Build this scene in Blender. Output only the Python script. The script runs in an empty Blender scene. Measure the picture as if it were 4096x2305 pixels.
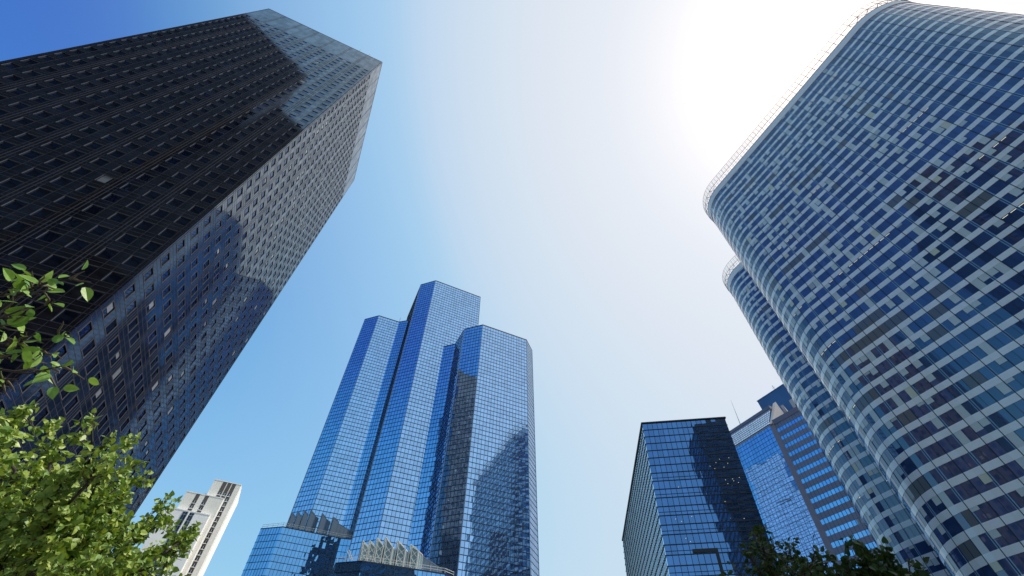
import bpy, math, random
from mathutils import Matrix, Vector, noise
random.seed(11)
rnd = random.random
def U(a, b): return a + (b - a) * rnd()
PI = math.pi

# ------------------------------------------------------------------ camera
F_PX, CX, CY = 1720.0, 2048.0, 1152.5          # focal length and centre, in pixels of the 4096 wide photograph
EYE = Vector((0, 0, 1.6))
def cam_basis():
    up = Vector((2030 - CX, CY + 145, -F_PX)).normalized()      # where verticals meet
    fw = Vector((0, 0, -1)); fw = (fw - up * fw.dot(up)).normalized()
    return Matrix((fw.cross(up), fw, up))
CAM_R = cam_basis()
sc = bpy.context.scene
cam = bpy.data.cameras.new("camera")
cam_o = bpy.data.objects.new("camera", cam)
sc.collection.objects.link(cam_o)
cam_o.matrix_world = Matrix.Translation(EYE) @ CAM_R.to_4x4()
cam.sensor_width = 36.0
cam.lens = 36.0 * F_PX / 4096
cam.clip_start, cam.clip_end = 0.05, 6000
sc.camera = cam_o

# ------------------------------------------------------------------ sky and sun
SUN = (CAM_R @ Vector((3315 - CX, CY - 199, -F_PX))).normalized()
SUN_EL, SUN_AZ = math.asin(SUN.z), math.atan2(SUN.x, SUN.y)
world = bpy.data.worlds.new("World"); sc.world = world
world.use_nodes = True
wt = world.node_tree
bg = wt.nodes['Background']
sky = wt.nodes.new('ShaderNodeTexSky')
sky.sky_type = 'NISHITA'; sky.sun_disc = False
sky.sun_elevation = SUN_EL; sky.sun_rotation = SUN_AZ
sky.air_density, sky.dust_density, sky.ozone_density = 1, 5, 1
pre = wt.nodes.new('ShaderNodeVectorMath'); pre.operation = 'SCALE'; pre.inputs['Scale'].default_value = 0.1
crv = wt.nodes.new('ShaderNodeRGBCurve')
def set_curve(c, pts):
    while len(c.points) > 2: c.points.remove(c.points[1])
    c.points[0].location, c.points[1].location = pts[0], pts[-1]
    for p in pts[1:-1]: c.points.new(*p)
    for p in c.points: p.handle_type = 'AUTO_CLAMPED'
cm = crv.mapping; cm.use_clip = False; cm.extend = 'EXTRAPOLATED'
set_curve(cm.curves[0], [(0, 0), (.09, .035), (.105, .08), (.118, .15), (.135, .24), (.198, .39), (.26, .56), (.4, .67), (.6, .735), (1, .80)])
set_curve(cm.curves[1], [(0, 0), (.115, .06), (.14, .18), (.152, .32), (.175, .47), (.23, .615), (.3, .715), (.6, .80), (1, .855)])
set_curve(cm.curves[2], [(0, 0), (.16, .17), (.20, .42), (.24, .64), (.275, .79), (.32, .85), (.42, .87), (.65, .89), (1, .93)])
cm.update()
post = wt.nodes.new('ShaderNodeVectorMath'); post.operation = 'SCALE'; post.inputs['Scale'].default_value = 10
wt.links.new(sky.outputs[0], pre.inputs[0]); wt.links.new(pre.outputs[0], crv.inputs['Color'])
wt.links.new(crv.outputs[0], post.inputs[0]); wt.links.new(post.outputs[0], bg.inputs[0])
bg.inputs[1].default_value = 0.1
sl = bpy.data.lights.new("sun", 'SUN'); sl.energy = 5.0; sl.angle = math.radians(0.5); sl.color = (1, .95, .87)
so = bpy.data.objects.new("sun", sl); sc.collection.objects.link(so)
so.rotation_euler = SUN.to_track_quat('Z', 'Y').to_euler(); so.location = (60, 20, 220)
sc.view_settings.view_transform = 'Standard'; sc.view_settings.look = 'None'
sc.view_settings.exposure = 0; sc.view_settings.gamma = 1
sc.cycles.max_bounces = 8; sc.cycles.transparent_max_bounces = 8

# ------------------------------------------------------------------ helpers
def tag(o, label=None, cat=None, group=None, kind=None):
    if label: o['label'] = label
    if cat: o['category'] = cat
    if group: o['group'] = group
    if kind: o['kind'] = kind
    return o

class MB:
    """collects faces and links them as one mesh object"""
    def __init__(s): s.v, s.f, s.m = [], [], []
    def poly(s, pts, mi=0):
        n = len(s.v); s.v.extend(tuple(p) for p in pts); s.f.append(tuple(range(n, n + len(pts)))); s.m.append(mi)
    def box(s, o, x, y, z, mi=0):
        o, x, y, z = Vector(o), Vector(x), Vector(y), Vector(z)
        n = len(s.v)
        for k in (0, 1):
            for p in (o, o + x, o + x + y, o + y): s.v.append(tuple(p + z * k))
        for q in ((3, 2, 1, 0), (4, 5, 6, 7), (0, 1, 5, 4), (1, 2, 6, 5), (2, 3, 7, 6), (3, 0, 4, 7)):
            s.f.append(tuple(n + i for i in q)); s.m.append(mi)
    def bar(s, a, b, w, mi=0, h=None):
        a, b = Vector(a), Vector(b); d = b - a
        if d.length < 1e-6: return
        t = Vector((0, 0, 1)) if abs(d.normalized().z) < .9 else Vector((1, 0, 0))
        x = d.cross(t).normalized() * w; y = x.cross(d).normalized() * (h or w)
        s.box(a - x / 2 - y / 2, x, y, d, mi)
    def tube(s, pts, rads, seg=7, mi=0):
        rings = []
        for i, p in enumerate(pts):
            p = Vector(p)
            d = (Vector(pts[min(i + 1, len(pts) - 1)]) - Vector(pts[max(i - 1, 0)])).normalized()
            t = Vector((0, 0, 1)) if abs(d.z) < .9 else Vector((1, 0, 0))
            x = d.cross(t).normalized(); y = d.cross(x)
            n = len(s.v)
            for k in range(seg):
                a = 2 * PI * k / seg
                s.v.append(tuple(p + (x * math.cos(a) + y * math.sin(a)) * rads[i]))
            rings.append(n)
        for a, b in zip(rings, rings[1:]):
            for k in range(seg):
                s.f.append((a + k, a + (k + 1) % seg, b + (k + 1) % seg, b + k)); s.m.append(mi)
    def build(s, name, mats, parent=None, base=(0, 0, 0), smooth=False):
        me = bpy.data.meshes.new(name)
        b = Vector(base)
        me.from_pydata([(x - b.x, y - b.y, z - b.z) for x, y, z in s.v], [], s.f)
        mats = mats if isinstance(mats, (list, tuple)) else [mats]
        for m in mats: me.materials.append(m)
        if len(mats) > 1: me.polygons.foreach_set('material_index', s.m)
        if smooth: me.polygons.foreach_set('use_smooth', [True] * len(s.f))
        me.update()
        o = bpy.data.objects.new(name, me); sc.collection.objects.link(o)
        if parent: o.parent = parent
        return o

def lean(px, py):
    """frame whose z axis points at the given vanishing point of the photograph"""
    d = (CAM_R @ Vector((px - CX, CY - py, -F_PX))).normalized()
    return Vector((0, 0, 1)).rotation_difference(d).to_matrix()

class Tower:
    """root Empty at a building's base; parts are given in metres from the eye, in the tower's own frame"""
    def __init__(s, name, label, cat, base, frame=None, group=None):
        s.F = frame or Matrix.Identity(3)
        s.base = Vector((base[0], base[1], -1.6))
        s.root = bpy.data.objects.new(name, None); sc.collection.objects.link(s.root)
        s.root.matrix_world = Matrix.Translation(EYE) @ s.F.to_4x4() @ Matrix.Translation(s.base)
        s.root.empty_display_size = 3
        s.tilt = None
        tag(s.root, label, cat, group)
    def part(s, mb, name, mats, parent=None, smooth=False):
        if s.tilt:
            kx, ky, h = s.tilt
            mb.v = [(x + kx * (z - h), y + ky * (z - h), z) for x, y, z in mb.v]
        return mb.build(name, mats, parent or s.root, s.base, smooth)
    def area(s, pts):
        """share of the picture a polygon covers (0 when out of frame)"""
        q = []
        for p in pts:
            c = CAM_R.transposed() @ (s.F @ Vector(p))
            if c.z > -.1: return 0
            q.append((c.x / -c.z * F_PX, c.y / -c.z * F_PX))
        if all(abs(x) > 2048 or abs(y) > 1152 for x, y in q): return 0
        return abs(sum(q[i - 1][0] * q[i][1] - q[i][0] * q[i - 1][1] for i in range(len(q)))) / 2

def batter(px, py, h):
    """slope of a block whose verticals meet at this point of the photograph, its top (at height h) kept in place"""
    d = CAM_R @ Vector((px - CX, CY - py, -F_PX))
    return (d.x / d.z, d.y / d.z, h)

class Face:
    """vertical face from a to b (seen from outside: left to right)"""
    def __init__(s, a, b):
        s.a = Vector(a[:2]); s.b = Vector(b[:2]); s.u = (s.b - s.a); s.L = s.u.length; s.u.normalize()
        s.n = Vector((s.u.y, -s.u.x)); s.U = Vector((s.u.x, s.u.y, 0)); s.N = Vector((s.n.x, s.n.y, 0))
    def P(s, t, z, d=0.0):
        p = s.a + s.u * t + s.n * d
        return Vector((p.x, p.y, z))
    def quad(s, mb, t0, t1, z0, z1, d=0.0, mi=0):
        mb.poly((s.P(t0, z0, d), s.P(t1, z0, d), s.P(t1, z1, d), s.P(t0, z1, d)), mi)
    def box(s, mb, t0, t1, z0, z1, d0, d1, mi=0):
        mb.box(s.P(t0, z0, d1), s.U * (t1 - t0), s.N * (d0 - d1), Vector((0, 0, z1 - z0)), mi)

# ------------------------------------------------------------------ materials
def mat(name, color, rough=.5, metal=0.0, ior=1.5, spec=.5, vary=0.0, hue=None, coat=0.0, emit=None, estr=1.0,
        wave=0.0, wscale=.3, noise_amt=0.0, nscale=.5, coat_rough=.03):
    m = bpy.data.materials.new(name); m.use_nodes = True
    nt = m.node_tree; b = nt.nodes['Principled BSDF']
    b.inputs['Base Color'].default_value = (*color, 1)
    b.inputs['Roughness'].default_value = rough; b.inputs['Metallic'].default_value = metal
    b.inputs['IOR'].default_value = ior; b.inputs['Specular IOR Level'].default_value = spec
    b.inputs['Coat Weight'].default_value = coat; b.inputs['Coat Roughness'].default_value = coat_rough
    col = None
    if vary or noise_amt:
        val = None
        if vary:
            g = nt.nodes.new('ShaderNodeNewGeometry')
            mr = nt.nodes.new('ShaderNodeMapRange')
            mr.inputs['To Min'].default_value = 1 - vary; mr.inputs['To Max'].default_value = 1 + vary
            nt.links.new(g.outputs['Random Per Island'], mr.inputs['Value']); val = mr.outputs[0]
        if noise_amt:
            tc = nt.nodes.new('ShaderNodeTexCoord'); nz = nt.nodes.new('ShaderNodeTexNoise')
            nz.inputs['Scale'].default_value = nscale; nz.inputs['Detail'].default_value = 6
            nt.links.new(tc.outputs['Object'], nz.inputs['Vector'])
            mr2 = nt.nodes.new('ShaderNodeMapRange')
            mr2.inputs['From Min'].default_value = .3; mr2.inputs['From Max'].default_value = .7
            mr2.inputs['To Min'].default_value = 1 - noise_amt; mr2.inputs['To Max'].default_value = 1 + noise_amt
            nt.links.new(nz.outputs['Fac'], mr2.inputs['Value'])
            if val:
                mu = nt.nodes.new('ShaderNodeMath'); mu.operation = 'MULTIPLY'
                nt.links.new(val, mu.inputs[0]); nt.links.new(mr2.outputs[0], mu.inputs[1]); val = mu.outputs[0]
            else: val = mr2.outputs[0]
        vm = nt.nodes.new('ShaderNodeVectorMath'); vm.operation = 'SCALE'
        vm.inputs[0].default_value = color; nt.links.new(val, vm.inputs['Scale'])
        nt.links.new(vm.outputs[0], b.inputs['Base Color'])
    if wave:
        tc = nt.nodes.new('ShaderNodeTexCoord'); nz = nt.nodes.new('ShaderNodeTexNoise')
        nz.inputs['Scale'].default_value = wscale; nz.inputs['Detail'].default_value = 1.5
        nt.links.new(tc.outputs['Object'], nz.inputs['Vector'])
        bp = nt.nodes.new('ShaderNodeBump'); bp.inputs['Strength'].default_value = 1.0; bp.inputs['Distance'].default_value = wave
        nt.links.new(nz.outputs['Fac'], bp.inputs['Height'])
        nt.links.new(bp.outputs['Normal'], b.inputs['Normal'])
        if coat: nt.links.new(bp.outputs['Normal'], b.inputs['Coat Normal'])
    if emit:
        b.inputs['Emission Color'].default_value = (*emit, 1); b.inputs['Emission Strength'].default_value = estr
    return m

M = {}
def glaze(name, base, tint, ior, rough, vary=.3):
    """dark stone or glass under a blue tinted polished surface"""
    m = bpy.data.materials.new(name); m.use_nodes = True; nt = m.node_tree
    b = nt.nodes['Principled BSDF']; out = nt.nodes['Material Output']
    b.inputs['Specular IOR Level'].default_value = 0; b.inputs['Roughness'].default_value = .9
    g = nt.nodes.new('ShaderNodeNewGeometry'); mr = nt.nodes.new('ShaderNodeMapRange')
    mr.inputs['To Min'].default_value = 1 - vary; mr.inputs['To Max'].default_value = 1 + vary
    nt.links.new(g.outputs['Random Per Island'], mr.inputs['Value'])
    tc = nt.nodes.new('ShaderNodeTexCoord'); nz = nt.nodes.new('ShaderNodeTexNoise'); nz.inputs['Scale'].default_value = .35; nz.inputs['Detail'].default_value = 8
    nt.links.new(tc.outputs['Object'], nz.inputs['Vector'])
    def scaled(col, fac, node):
        vm = nt.nodes.new('ShaderNodeVectorMath'); vm.operation = 'SCALE'; vm.inputs[0].default_value = col
        nt.links.new(fac, vm.inputs['Scale']); nt.links.new(vm.outputs[0], node)
    scaled(base, mr.outputs[0], b.inputs['Base Color'])
    gl = nt.nodes.new('ShaderNodeBsdfGlossy'); gl.inputs['Roughness'].default_value = rough
    m2 = nt.nodes.new('ShaderNodeMapRange'); m2.inputs['From Min'].default_value = .3; m2.inputs['From Max'].default_value = .7
    m2.inputs['To Min'].default_value = .82; m2.inputs['To Max'].default_value = 1.12
    nt.links.new(nz.outputs['Fac'], m2.inputs['Value'])
    mm = nt.nodes.new('ShaderNodeMath'); mm.operation = 'MULTIPLY'
    m3 = nt.nodes.new('ShaderNodeMapRange'); m3.inputs['To Min'].default_value = 1 - vary * .5; m3.inputs['To Max'].default_value = 1 + vary * .3
    nt.links.new(g.outputs['Random Per Island'], m3.inputs['Value'])
    nt.links.new(m2.outputs[0], mm.inputs[0]); nt.links.new(m3.outputs[0], mm.inputs[1])
    scaled(tint, mm.outputs[0], gl.inputs['Color'])
    fr = nt.nodes.new('ShaderNodeFresnel'); fr.inputs['IOR'].default_value = ior
    mx = nt.nodes.new('ShaderNodeMixShader')
    nt.links.new(fr.outputs[0], mx.inputs[0]); nt.links.new(b.outputs[0], mx.inputs[1]); nt.links.new(gl.outputs[0], mx.inputs[2])
    nt.links.new(mx.outputs[0], out.inputs['Surface'])
    return m
M['granite'] = glaze('polished black granite', (.006, .006, .008), (.97, .98, 1.0), 2.35, .06)
M['seam'] = mat('grey panel joint', (.035, .036, .05), rough=.6, spec=.1)
M['steel'] = mat('brushed steel window frame', (.085, .09, .11), rough=.5, spec=.2)
M['dark_glass'] = glaze('dark window glass', (.004, .005, .01), (.60, .74, 1.0), 1.9, .015, .35)
M['shade_cloth'] = mat('roller shade behind glass', (.15, .165, .19), rough=.5, coat=.6, vary=.35)
M['blue_mirror'] = mat('blue mirror glass', (.35, .58, .88), rough=.015, metal=.92, vary=.10, wave=.006, wscale=.35)
M['blue_frame'] = mat('dark blue glazing bar', (.012, .02, .05), rough=.35)
M['edge_trim'] = mat('pale blue corner trim', (.30, .36, .46), rough=.3, metal=.5)
M['podium_mirror'] = mat('lighter blue mirror glass', (.20, .46, .78), rough=.015, metal=.92, vary=.08, wave=.012, wscale=.5)
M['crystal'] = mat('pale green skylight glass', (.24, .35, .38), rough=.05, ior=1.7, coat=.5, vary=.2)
M['crystal_dark'] = mat('shade grey skylight glass', (.07, .13, .21), rough=.05, ior=2.0, vary=.3)  # darker copy of the skylight glass, the left fins' shade put into its colour
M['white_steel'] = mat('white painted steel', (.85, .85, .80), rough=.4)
M['grey_steel'] = mat('grey painted and shade toned steel', (.24, .31, .40), rough=.4)  # grey paint elsewhere; on the left skylight frames its tone stands in for shade
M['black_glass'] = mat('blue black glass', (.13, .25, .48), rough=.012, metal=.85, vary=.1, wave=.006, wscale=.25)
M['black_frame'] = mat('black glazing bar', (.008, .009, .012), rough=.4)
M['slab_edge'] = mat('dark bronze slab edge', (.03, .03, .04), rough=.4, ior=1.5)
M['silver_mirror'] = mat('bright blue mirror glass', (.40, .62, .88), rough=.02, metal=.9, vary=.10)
M['band_stone'] = mat('grey stone band', (.20, .225, .31), rough=.5, vary=.1)
M['pale_stone'] = mat('pale grey stone', (.42, .40, .40), rough=.6, noise_amt=.06, nscale=.3)
M['lilac_stone'] = mat('lilac grey cladding', (.16, .16, .22), rough=.5)
M['deep_blue'] = mat('deep blue cladding', (.035, .10, .25), rough=.35, ior=1.6, noise_amt=.12, nscale=.15)
M['cream'] = mat('cream concrete', (.80, .77, .69), rough=.8, noise_amt=.05, nscale=.2)
M['white_conc'] = mat('white concrete', (.84, .83, .80), rough=.8, noise_amt=.05, nscale=.25)
M['brown_panel'] = mat('brown grey panel', (.085, .075, .065), rough=.7)
M['flat_window'] = mat('flat window glass', (.03, .05, .07), rough=.05, ior=1.7, vary=.5)
M['tower_glass'] = mat('tinted office glass', (.030, .062, .165), rough=.015, ior=2.15, vary=.35)
M['spandrel'] = mat('grey blue glass spandrel', (.78, .80, .80), rough=.3, coat=1.0, vary=.05)
M['mullion'] = mat('dark mullion', (.012, .016, .03), rough=.35)
M['blind'] = mat('pale blind behind glass', (.52, .58, .58), rough=.5, coat=.8, vary=.25)
M['blind_cream'] = mat('cream blind behind glass', (.60, .60, .46), rough=.5, coat=.8, vary=.1)
M['blind_grey'] = mat('grey sheer blind behind glass', (.10, .11, .12), rough=.4, coat=1.0, vary=.4)
M['column'] = mat('blue white column behind glass', (.16, .30, .48), rough=.25, coat=1.0)
M['trim_white'] = mat('white roof trim', (.86, .84, .84), rough=.45)
M['cage'] = mat('grey roof cage steel', (.16, .17, .2), rough=.5)
M['lamp'] = mat('lit ceiling lamp', (.9, .85, .6), emit=(1, .93, .62), estr=.8)
M['spot'] = mat('lit spot lamp', (.9, .8, .5), emit=(1, .86, .5), estr=.8)
M['paving'] = mat('grey granite paving', (.24, .23, .21), rough=.7, noise_amt=.2, nscale=.6)
M['roofing'] = mat('grey roof gravel', (.2, .2, .2), rough=.9, noise_amt=.2, nscale=2)

# ------------------------------------------------------------------ ground
g = MB(); n = 48
g.poly([(2500 * math.cos(2 * PI * k / n), 2500 * math.sin(2 * PI * k / n), 0) for k in range(n)])
tag(g.build('plaza_ground', M['paving']), kind='structure')

# ------------------------------------------------------------------ curtain wall helper
def curtain(face, z0, z1, row, ncol, glass, bars, vw=.10, hw=.16, tilt=.012, top_rows=0, t0=0.0, t1=None, dh=.07, dv=.045):
    """panes from z1 down to z0; each pane is tilted a hair of its own, as real mirror panes are"""
    t1 = face.L if t1 is None else t1
    w = (t1 - t0) / ncol
    z = z1; r = 0
    while z > z0 + .05:
        zb = max(z0, z - row)
        for c in range(ncol):
            a, b = t0 + c * w, t0 + (c + 1) * w
            k1, k2 = U(-tilt, tilt), U(-tilt, tilt)
            glass.poly((face.P(a, zb, -k1 - k2), face.P(b, zb, k1 - k2), face.P(b, z, k1 + k2), face.P(a, z, k2 - k1)))
        face.box(bars, t0, t1, zb - hw / 2, zb + hw / 2, -.03, dh)
        z = zb; r += 1
    for c in range(1, ncol):
        a = t0 + c * w
        face.box(bars, a - vw / 2, a + vw / 2, z0, z1 - top_rows * row, -.03, dv)

def cap(mb, pts, z, mi=0): mb.poly([(p[0], p[1], z) for p in pts], mi)

def keep_largest(T, items, name, mats, parent=None, limit=98, extra=None, build=None):
    """items: list of (area, MB); the largest are parts of their own, the rest one part"""
    items.sort(key=lambda t: -t[0])
    for ar, mb in items[:limit]: T.part(mb, name, mats, parent)
    if len(items) > limit:
        rest = MB()
        for ar, mb in items[limit:]:
            n = len(rest.v); rest.v += mb.v; rest.m += mb.m
            rest.f += [tuple(n + i for i in f) for f in mb.f]
        o = T.part(rest, name, mats, parent); o['kind'] = 'stuff'

# ------------------------------------------------------------------ 1. black granite tower
def black_tower():
    fr = lean(1985, -145)
    A, B, C = (-80.4, 11.7), (-43.9, 29.2), (-65.4, 75.8)
    D = (A[0] + C[0] - B[0], A[1] + C[1] - B[1])
    T = Tower('granite_tower', 'tall black granite tower with small square windows, on the left of the photo', 'skyscraper', ((A[0] + C[0]) / 2, (A[1] + C[1]) / 2), fr)
    H, Z0 = 182.0, -1.6
    wall, seams, reveal = MB(), MB(), MB()
    wins = []
    pitch = 3.45
    for (a, b, bays, vis) in ((A, B, 7, 1), (B, C, 9, 1), (C, D, 7, 0), (D, A, 9, 0)):
        fc = Face(a, b); bay = fc.L / bays; hp = bay / 2
        ww, wh, rec = 1.30, 1.75, .09
        cols = []
        for k in range(bays):
            cols += [k * bay + hp / 2 + .05, k * bay + hp * 1.5 - .05]
        edges = [0.0]
        for c in cols: edges += [c - ww / 2, c + ww / 2]
        edges.append(fc.L)
        zs = []; z = 3.0
        while z < H - 19: zs.append(z); z += pitch
        # piers, cut at each floor so that the stones differ a little
        levels = [Z0] + [v for z in zs for v in (z, z + wh)] + [zs[-1] + wh + 3.4 * k for k in range(1, 5)] + [H]
        for i in range(0, len(edges), 2):
            e0, e1 = edges[i], edges[i + 1]
            mid = (e0 + e1) / 2
            for q in range(len(levels) - 1):
                for (s0, s1) in ((e0, mid), (mid, e1)):
                    fc.quad(wall, s0, s1, levels[q], levels[q + 1])
        for i in range(1, len(edges) - 1, 2):
            for q in range(len(levels) - 1):
                if q % 2 == 1 and q < 2 * len(zs): continue
                fc.quad(wall, edges[i], edges[i + 1], levels[q], levels[q + 1])
        # joints
        if vis:
            for z in zs:
                for zz in (z - .12, z + wh + .12, z + wh + .85): fc.box(seams, 0, fc.L, zz - .03, zz + .03, -.01, .012)
            for k in range(bays + 1):
                for dx in (-.22, .22):
                    s = min(max(k * bay + dx, .25), fc.L - .25)
                    fc.box(seams, s - .05, s + .05, Z0, H - .2, -.01, .02)
            for c in cols:
                for dx in (-ww / 2 - .16, ww / 2 + .16): fc.box(seams, c + dx - .02, c + dx + .02, Z0, zs[-1] + wh + .5, -.01, .009)
        for c in cols:
            for z in zs:
                s0, s1, z1 = c - ww / 2, c + ww / 2, z + wh
                mb = MB()
                mi = 2 if (vis and rnd() < (.015 if bays == 7 else .12)) else 1
                k1, k2 = U(-.006, .006), U(-.006, .006)
                if mi == 2:
                    dz = z + wh * random.choice((.0, .0, .0, .4, .6))
                    fc.quad(mb, s0, s1, z, z1, -rec, 1)
                    fc.quad(mb, s0 + .08, s1 - .22, dz + .03, z1 - .03, -rec + .02, 2)
                else:
                    mb.poly((fc.P(s0, z, -rec - k1 - k2), fc.P(s1, z, -rec + k1 - k2), fc.P(s1, z1, -rec + k1 + k2), fc.P(s0, z1, -rec + k2 - k1)), 1)
                # jambs
                for (p, q) in (((s0, z), (s1, z)), ((s1, z), (s1, z1)), ((s1, z1), (s0, z1)), ((s0, z1), (s0, z))):
                    mb.poly((fc.P(p[0], p[1], 0), fc.P(q[0], q[1], 0), fc.P(q[0], q[1], -rec - .02), fc.P(p[0], p[1], -rec - .02)), 3)
                if vis:
                    w = .055
                    fc.box(mb, s0 - w, s0, z - .1, z1, -.02, .05, 0); fc.box(mb, s0, s1 + w, z1, z1 + w * .6, -.02, .03, 0)
                    if bays == 9:
                        fc.box(mb, s1, s1 + w, z, z1, -.02, .05, 0); fc.box(mb, s0, s1 + w, z - w, z, -.02, .05, 0)
                ar = T.area((fc.P(s0, z), fc.P(s1, z), fc.P(s1, z1), fc.P(s0, z1))) if vis else 0
                wins.append((ar, mb))
    T.part(wall, 'wall', M['granite'])
    T.part(seams, 'panel_joints', M['seam'])
    keep_largest(T, wins, 'window', [M['steel'], M['dark_glass'], M['shade_cloth'], M['granite']], limit=98)
    top = MB()
    cap(top, [A, B, C, D], H - .3)
    T.part(top, 'roof', M['roofing'])
    cop = MB()
    for (a, b) in ((A, B), (B, C), (C, D), (D, A)):
        fc = Face(a, b); fc.box(cop, 0.06, fc.L - .06, H, H + .35, -.5, .05)
    T.part(cop, 'roof_coping', M['granite'])
    fc = Face(A, B)
    for s, hgt in ((31.4, 4.6), (35.0, 4.2)):
        m = MB(); m.bar(fc.P(s, H + .3, -.25), fc.P(s, H + hgt, -.25), .14)
        T.part(m, 'antenna', M['brown_panel'])
    lm = [(33.9, 64.3), (36.6, 50.2), (36.7, 47.0), (36.6, 43.5)]
    for s, z in lm:
        m = MB(); fc.box(m, s - .12, s + .12, z, z + .2, -.2, -.1)
        T.part(m, 'ceiling_lamp', mat('dim warm lamp', (.5, .35, .2), emit=(1, .7, .45), estr=.25))
black_tower()

# ------------------------------------------------------------------ 2. blue faceted glass tower with stepped blocks
def corner_bars(mb, pts, z0, z1):
    for p in pts:
        mb.box((p[0] - .11, p[1] - .11, z0), (.22, 0, 0), (0, .22, 0), (0, 0, z1 - z0 + .05))

def blue_tower():
    H, HL, HR = 185.0, 171.7, 140.1
    M0, M1, M2, M3 = (-59.6, 159.4), (-48.7, 136.4), (-40.4, 133.8), (-17.3, 145.4)
    L1, L2, L3, L4 = (-77.7, 148.7), (-69.8, 146.3), (-60.1, 150.9), (-55.1, 149.85)
    K1, K2 = (-31.4, 138.35), (-26.0, 136.75)
    R1, R2, R3, R4 = (-21.1, 127.8), (-12.9, 125.4), (6.2, 134.8), (8.8, 141.6)
    T = Tower('blue_glass_tower', 'blue mirror glass skyscraper of stepped faceted blocks, tallest in the centre', 'skyscraper', (-38, 150))
    row = 1.78
    def wing(nm, faces, H, roof, z0=-1.6, corners=()):
        T.tilt = {'main': None, 'left': batter(2000, -145, H), 'right': batter(2080, -145, H)}[nm]
        for (a, b, n) in faces:
            fc = Face(a, b); gl, br = MB(), MB()
            curtain(fc, z0, H - .5, row, n, gl, br, vw=.11, hw=.17, tilt=.004)
            fc.box(br, 0, fc.L, H - .5, H, -.03, .09)
            o = T.part(gl, 'glass_facade', M['blue_mirror'])
            T.part(br, 'glazing_bars', M['blue_frame'], o)
        r = MB(); cap(r, roof, H - .05)
        T.part(r, 'roof', M['roofing'])
        c = MB(); corner_bars(c, corners, z0, H)
        T.part(c, 'corner_trim', M['edge_trim'])
    back = lambda p, d: (p[0] - .44 * d, p[1] + .9 * d)
    M3b = back(M3, 2.2); M4 = back(M3, 26)
    wing('main', [(M0, M1, 17), (M1, M2, 7), (M2, M3, 20), (M3, M4, 17), (M4, M0, 22)], H, [M0, M1, M2, M3, M4], corners=(M1, M2, M3))
    L0 = back(L1, 22); L5 = back(L4, 20)
    wing('left', [(L0, L1, 17), (L1, L2, 7), (L2, L3, 9), (L3, L4, 5), (L5, L0, 17)], HL, [L0, L1, L2, L3, L4, L5], corners=(L1, L2))
    R5 = back(R4, 22); Kb = back(K1, -.0)
    wing('right', [(K1, K2, 5), (K2, R1, 8), (R1, R2, 7), (R2, R3, 17), (R3, R4, 7), (R4, R5, 17)], HR, [K1, K2, R1, R2, R3, R4, R5, M3], corners=(R1, R2, R3, R4))
    # small mast on the left block
    T.tilt = None
    m = MB(); m.bar((L3[0], L3[1] + .3, HL), (L3[0], L3[1] + .3, HL + 3.6), .12)
    T.part(m, 'mast', M['grey_steel'])
blue_tower()

# ------------------------------------------------------------------ podium blocks with sawtooth skylights
def saw(T, fc, d, prisms, z0, frame, glass, bracing, fw=.16):
    """sawtooth skylight prisms on a roof: front gable falls to the right, a second tooth rises behind"""
    for (s0, s1, zl, zr, s2, z2) in prisms:
        gl, fr = MB(), MB()
        for lay, (ds, dd, dz) in enumerate(((0, 0, 0), (-.12, -1.4, 1.0))):
            a, b = s0 + ds, s1 + ds
            zl_, zr_ = zl + dz, zr + dz
            f0, f1 = d + dd, d + dd - 1.3
            q = [fc.P(a, z0, f0), fc.P(b, z0, f0), fc.P(b, zr_, f0), fc.P(a, zl_, f0)]
            w = [fc.P(a, z0, f1), fc.P(b, z0, f1), fc.P(b, zr_ , f1), fc.P(a, zl_, f1)]
            gl.poly(q); gl.poly((w[3], w[2], w[1], w[0]))
            for i, j in ((1, 2), (2, 3), (3, 0)): gl.poly((q[i], w[i], w[j], q[j]))
            o = fc.N * .03
            for i, j in ((0, 1), (1, 2), (2, 3), (3, 0)): fr.bar(q[i] + o, q[j] + o, fw)
            fr.bar(q[2], w[2], fw); fr.bar(q[3], w[3], fw)
            if bracing and lay == 0:
                n = 3
                for k in range(n):
                    za, zb = z0 + (zr - z0) * k / n, z0 + (zr - z0) * (k + 1) / n
                    p0, p1 = fc.P(a, za, f0 + .05), fc.P(b, zb, f0 + .05)
                    fr.bar(p0, p1, .07); fr.bar(fc.P(b, za, f0 + .06), fc.P(a, zb, f0 + .06), .07)
        if s2 > s1 + .2:
            q = [fc.P(s1, z0, d), fc.P(s2, z0, d - .5), fc.P(s2, z2, d - .5), fc.P(s1, zr, d)]
            gl.poly(q); gl.poly((fc.P(s1, zr, d), fc.P(s2, z2, d - .5), fc.P(s2, z2 + .4, d - 2.4), fc.P(s1, zr + .6, d - 2.4)))
            gl.poly((fc.P(s2, z0, d - .5), fc.P(s2, z0, d - 2.4), fc.P(s2, z2 + .4, d - 2.4), fc.P(s2, z2, d - .5)))
            for i, j in ((1, 2), (2, 3)): fr.bar(q[i], q[j], fw)
            fr.bar(fc.P(s1 + .12, z0, d + .02), fc.P(s1 + .12, zr, d + .02), fw * 1.7)
            mid = (s1 + s2) / 2; fr.bar(fc.P(mid, z0, d - .22), fc.P(mid, (zr + z2) / 2, d - .22), fw * .6)
        o = T.part(gl, 'skylight', glass)
        T.part(fr, 'skylight_frame', frame, o)

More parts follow.
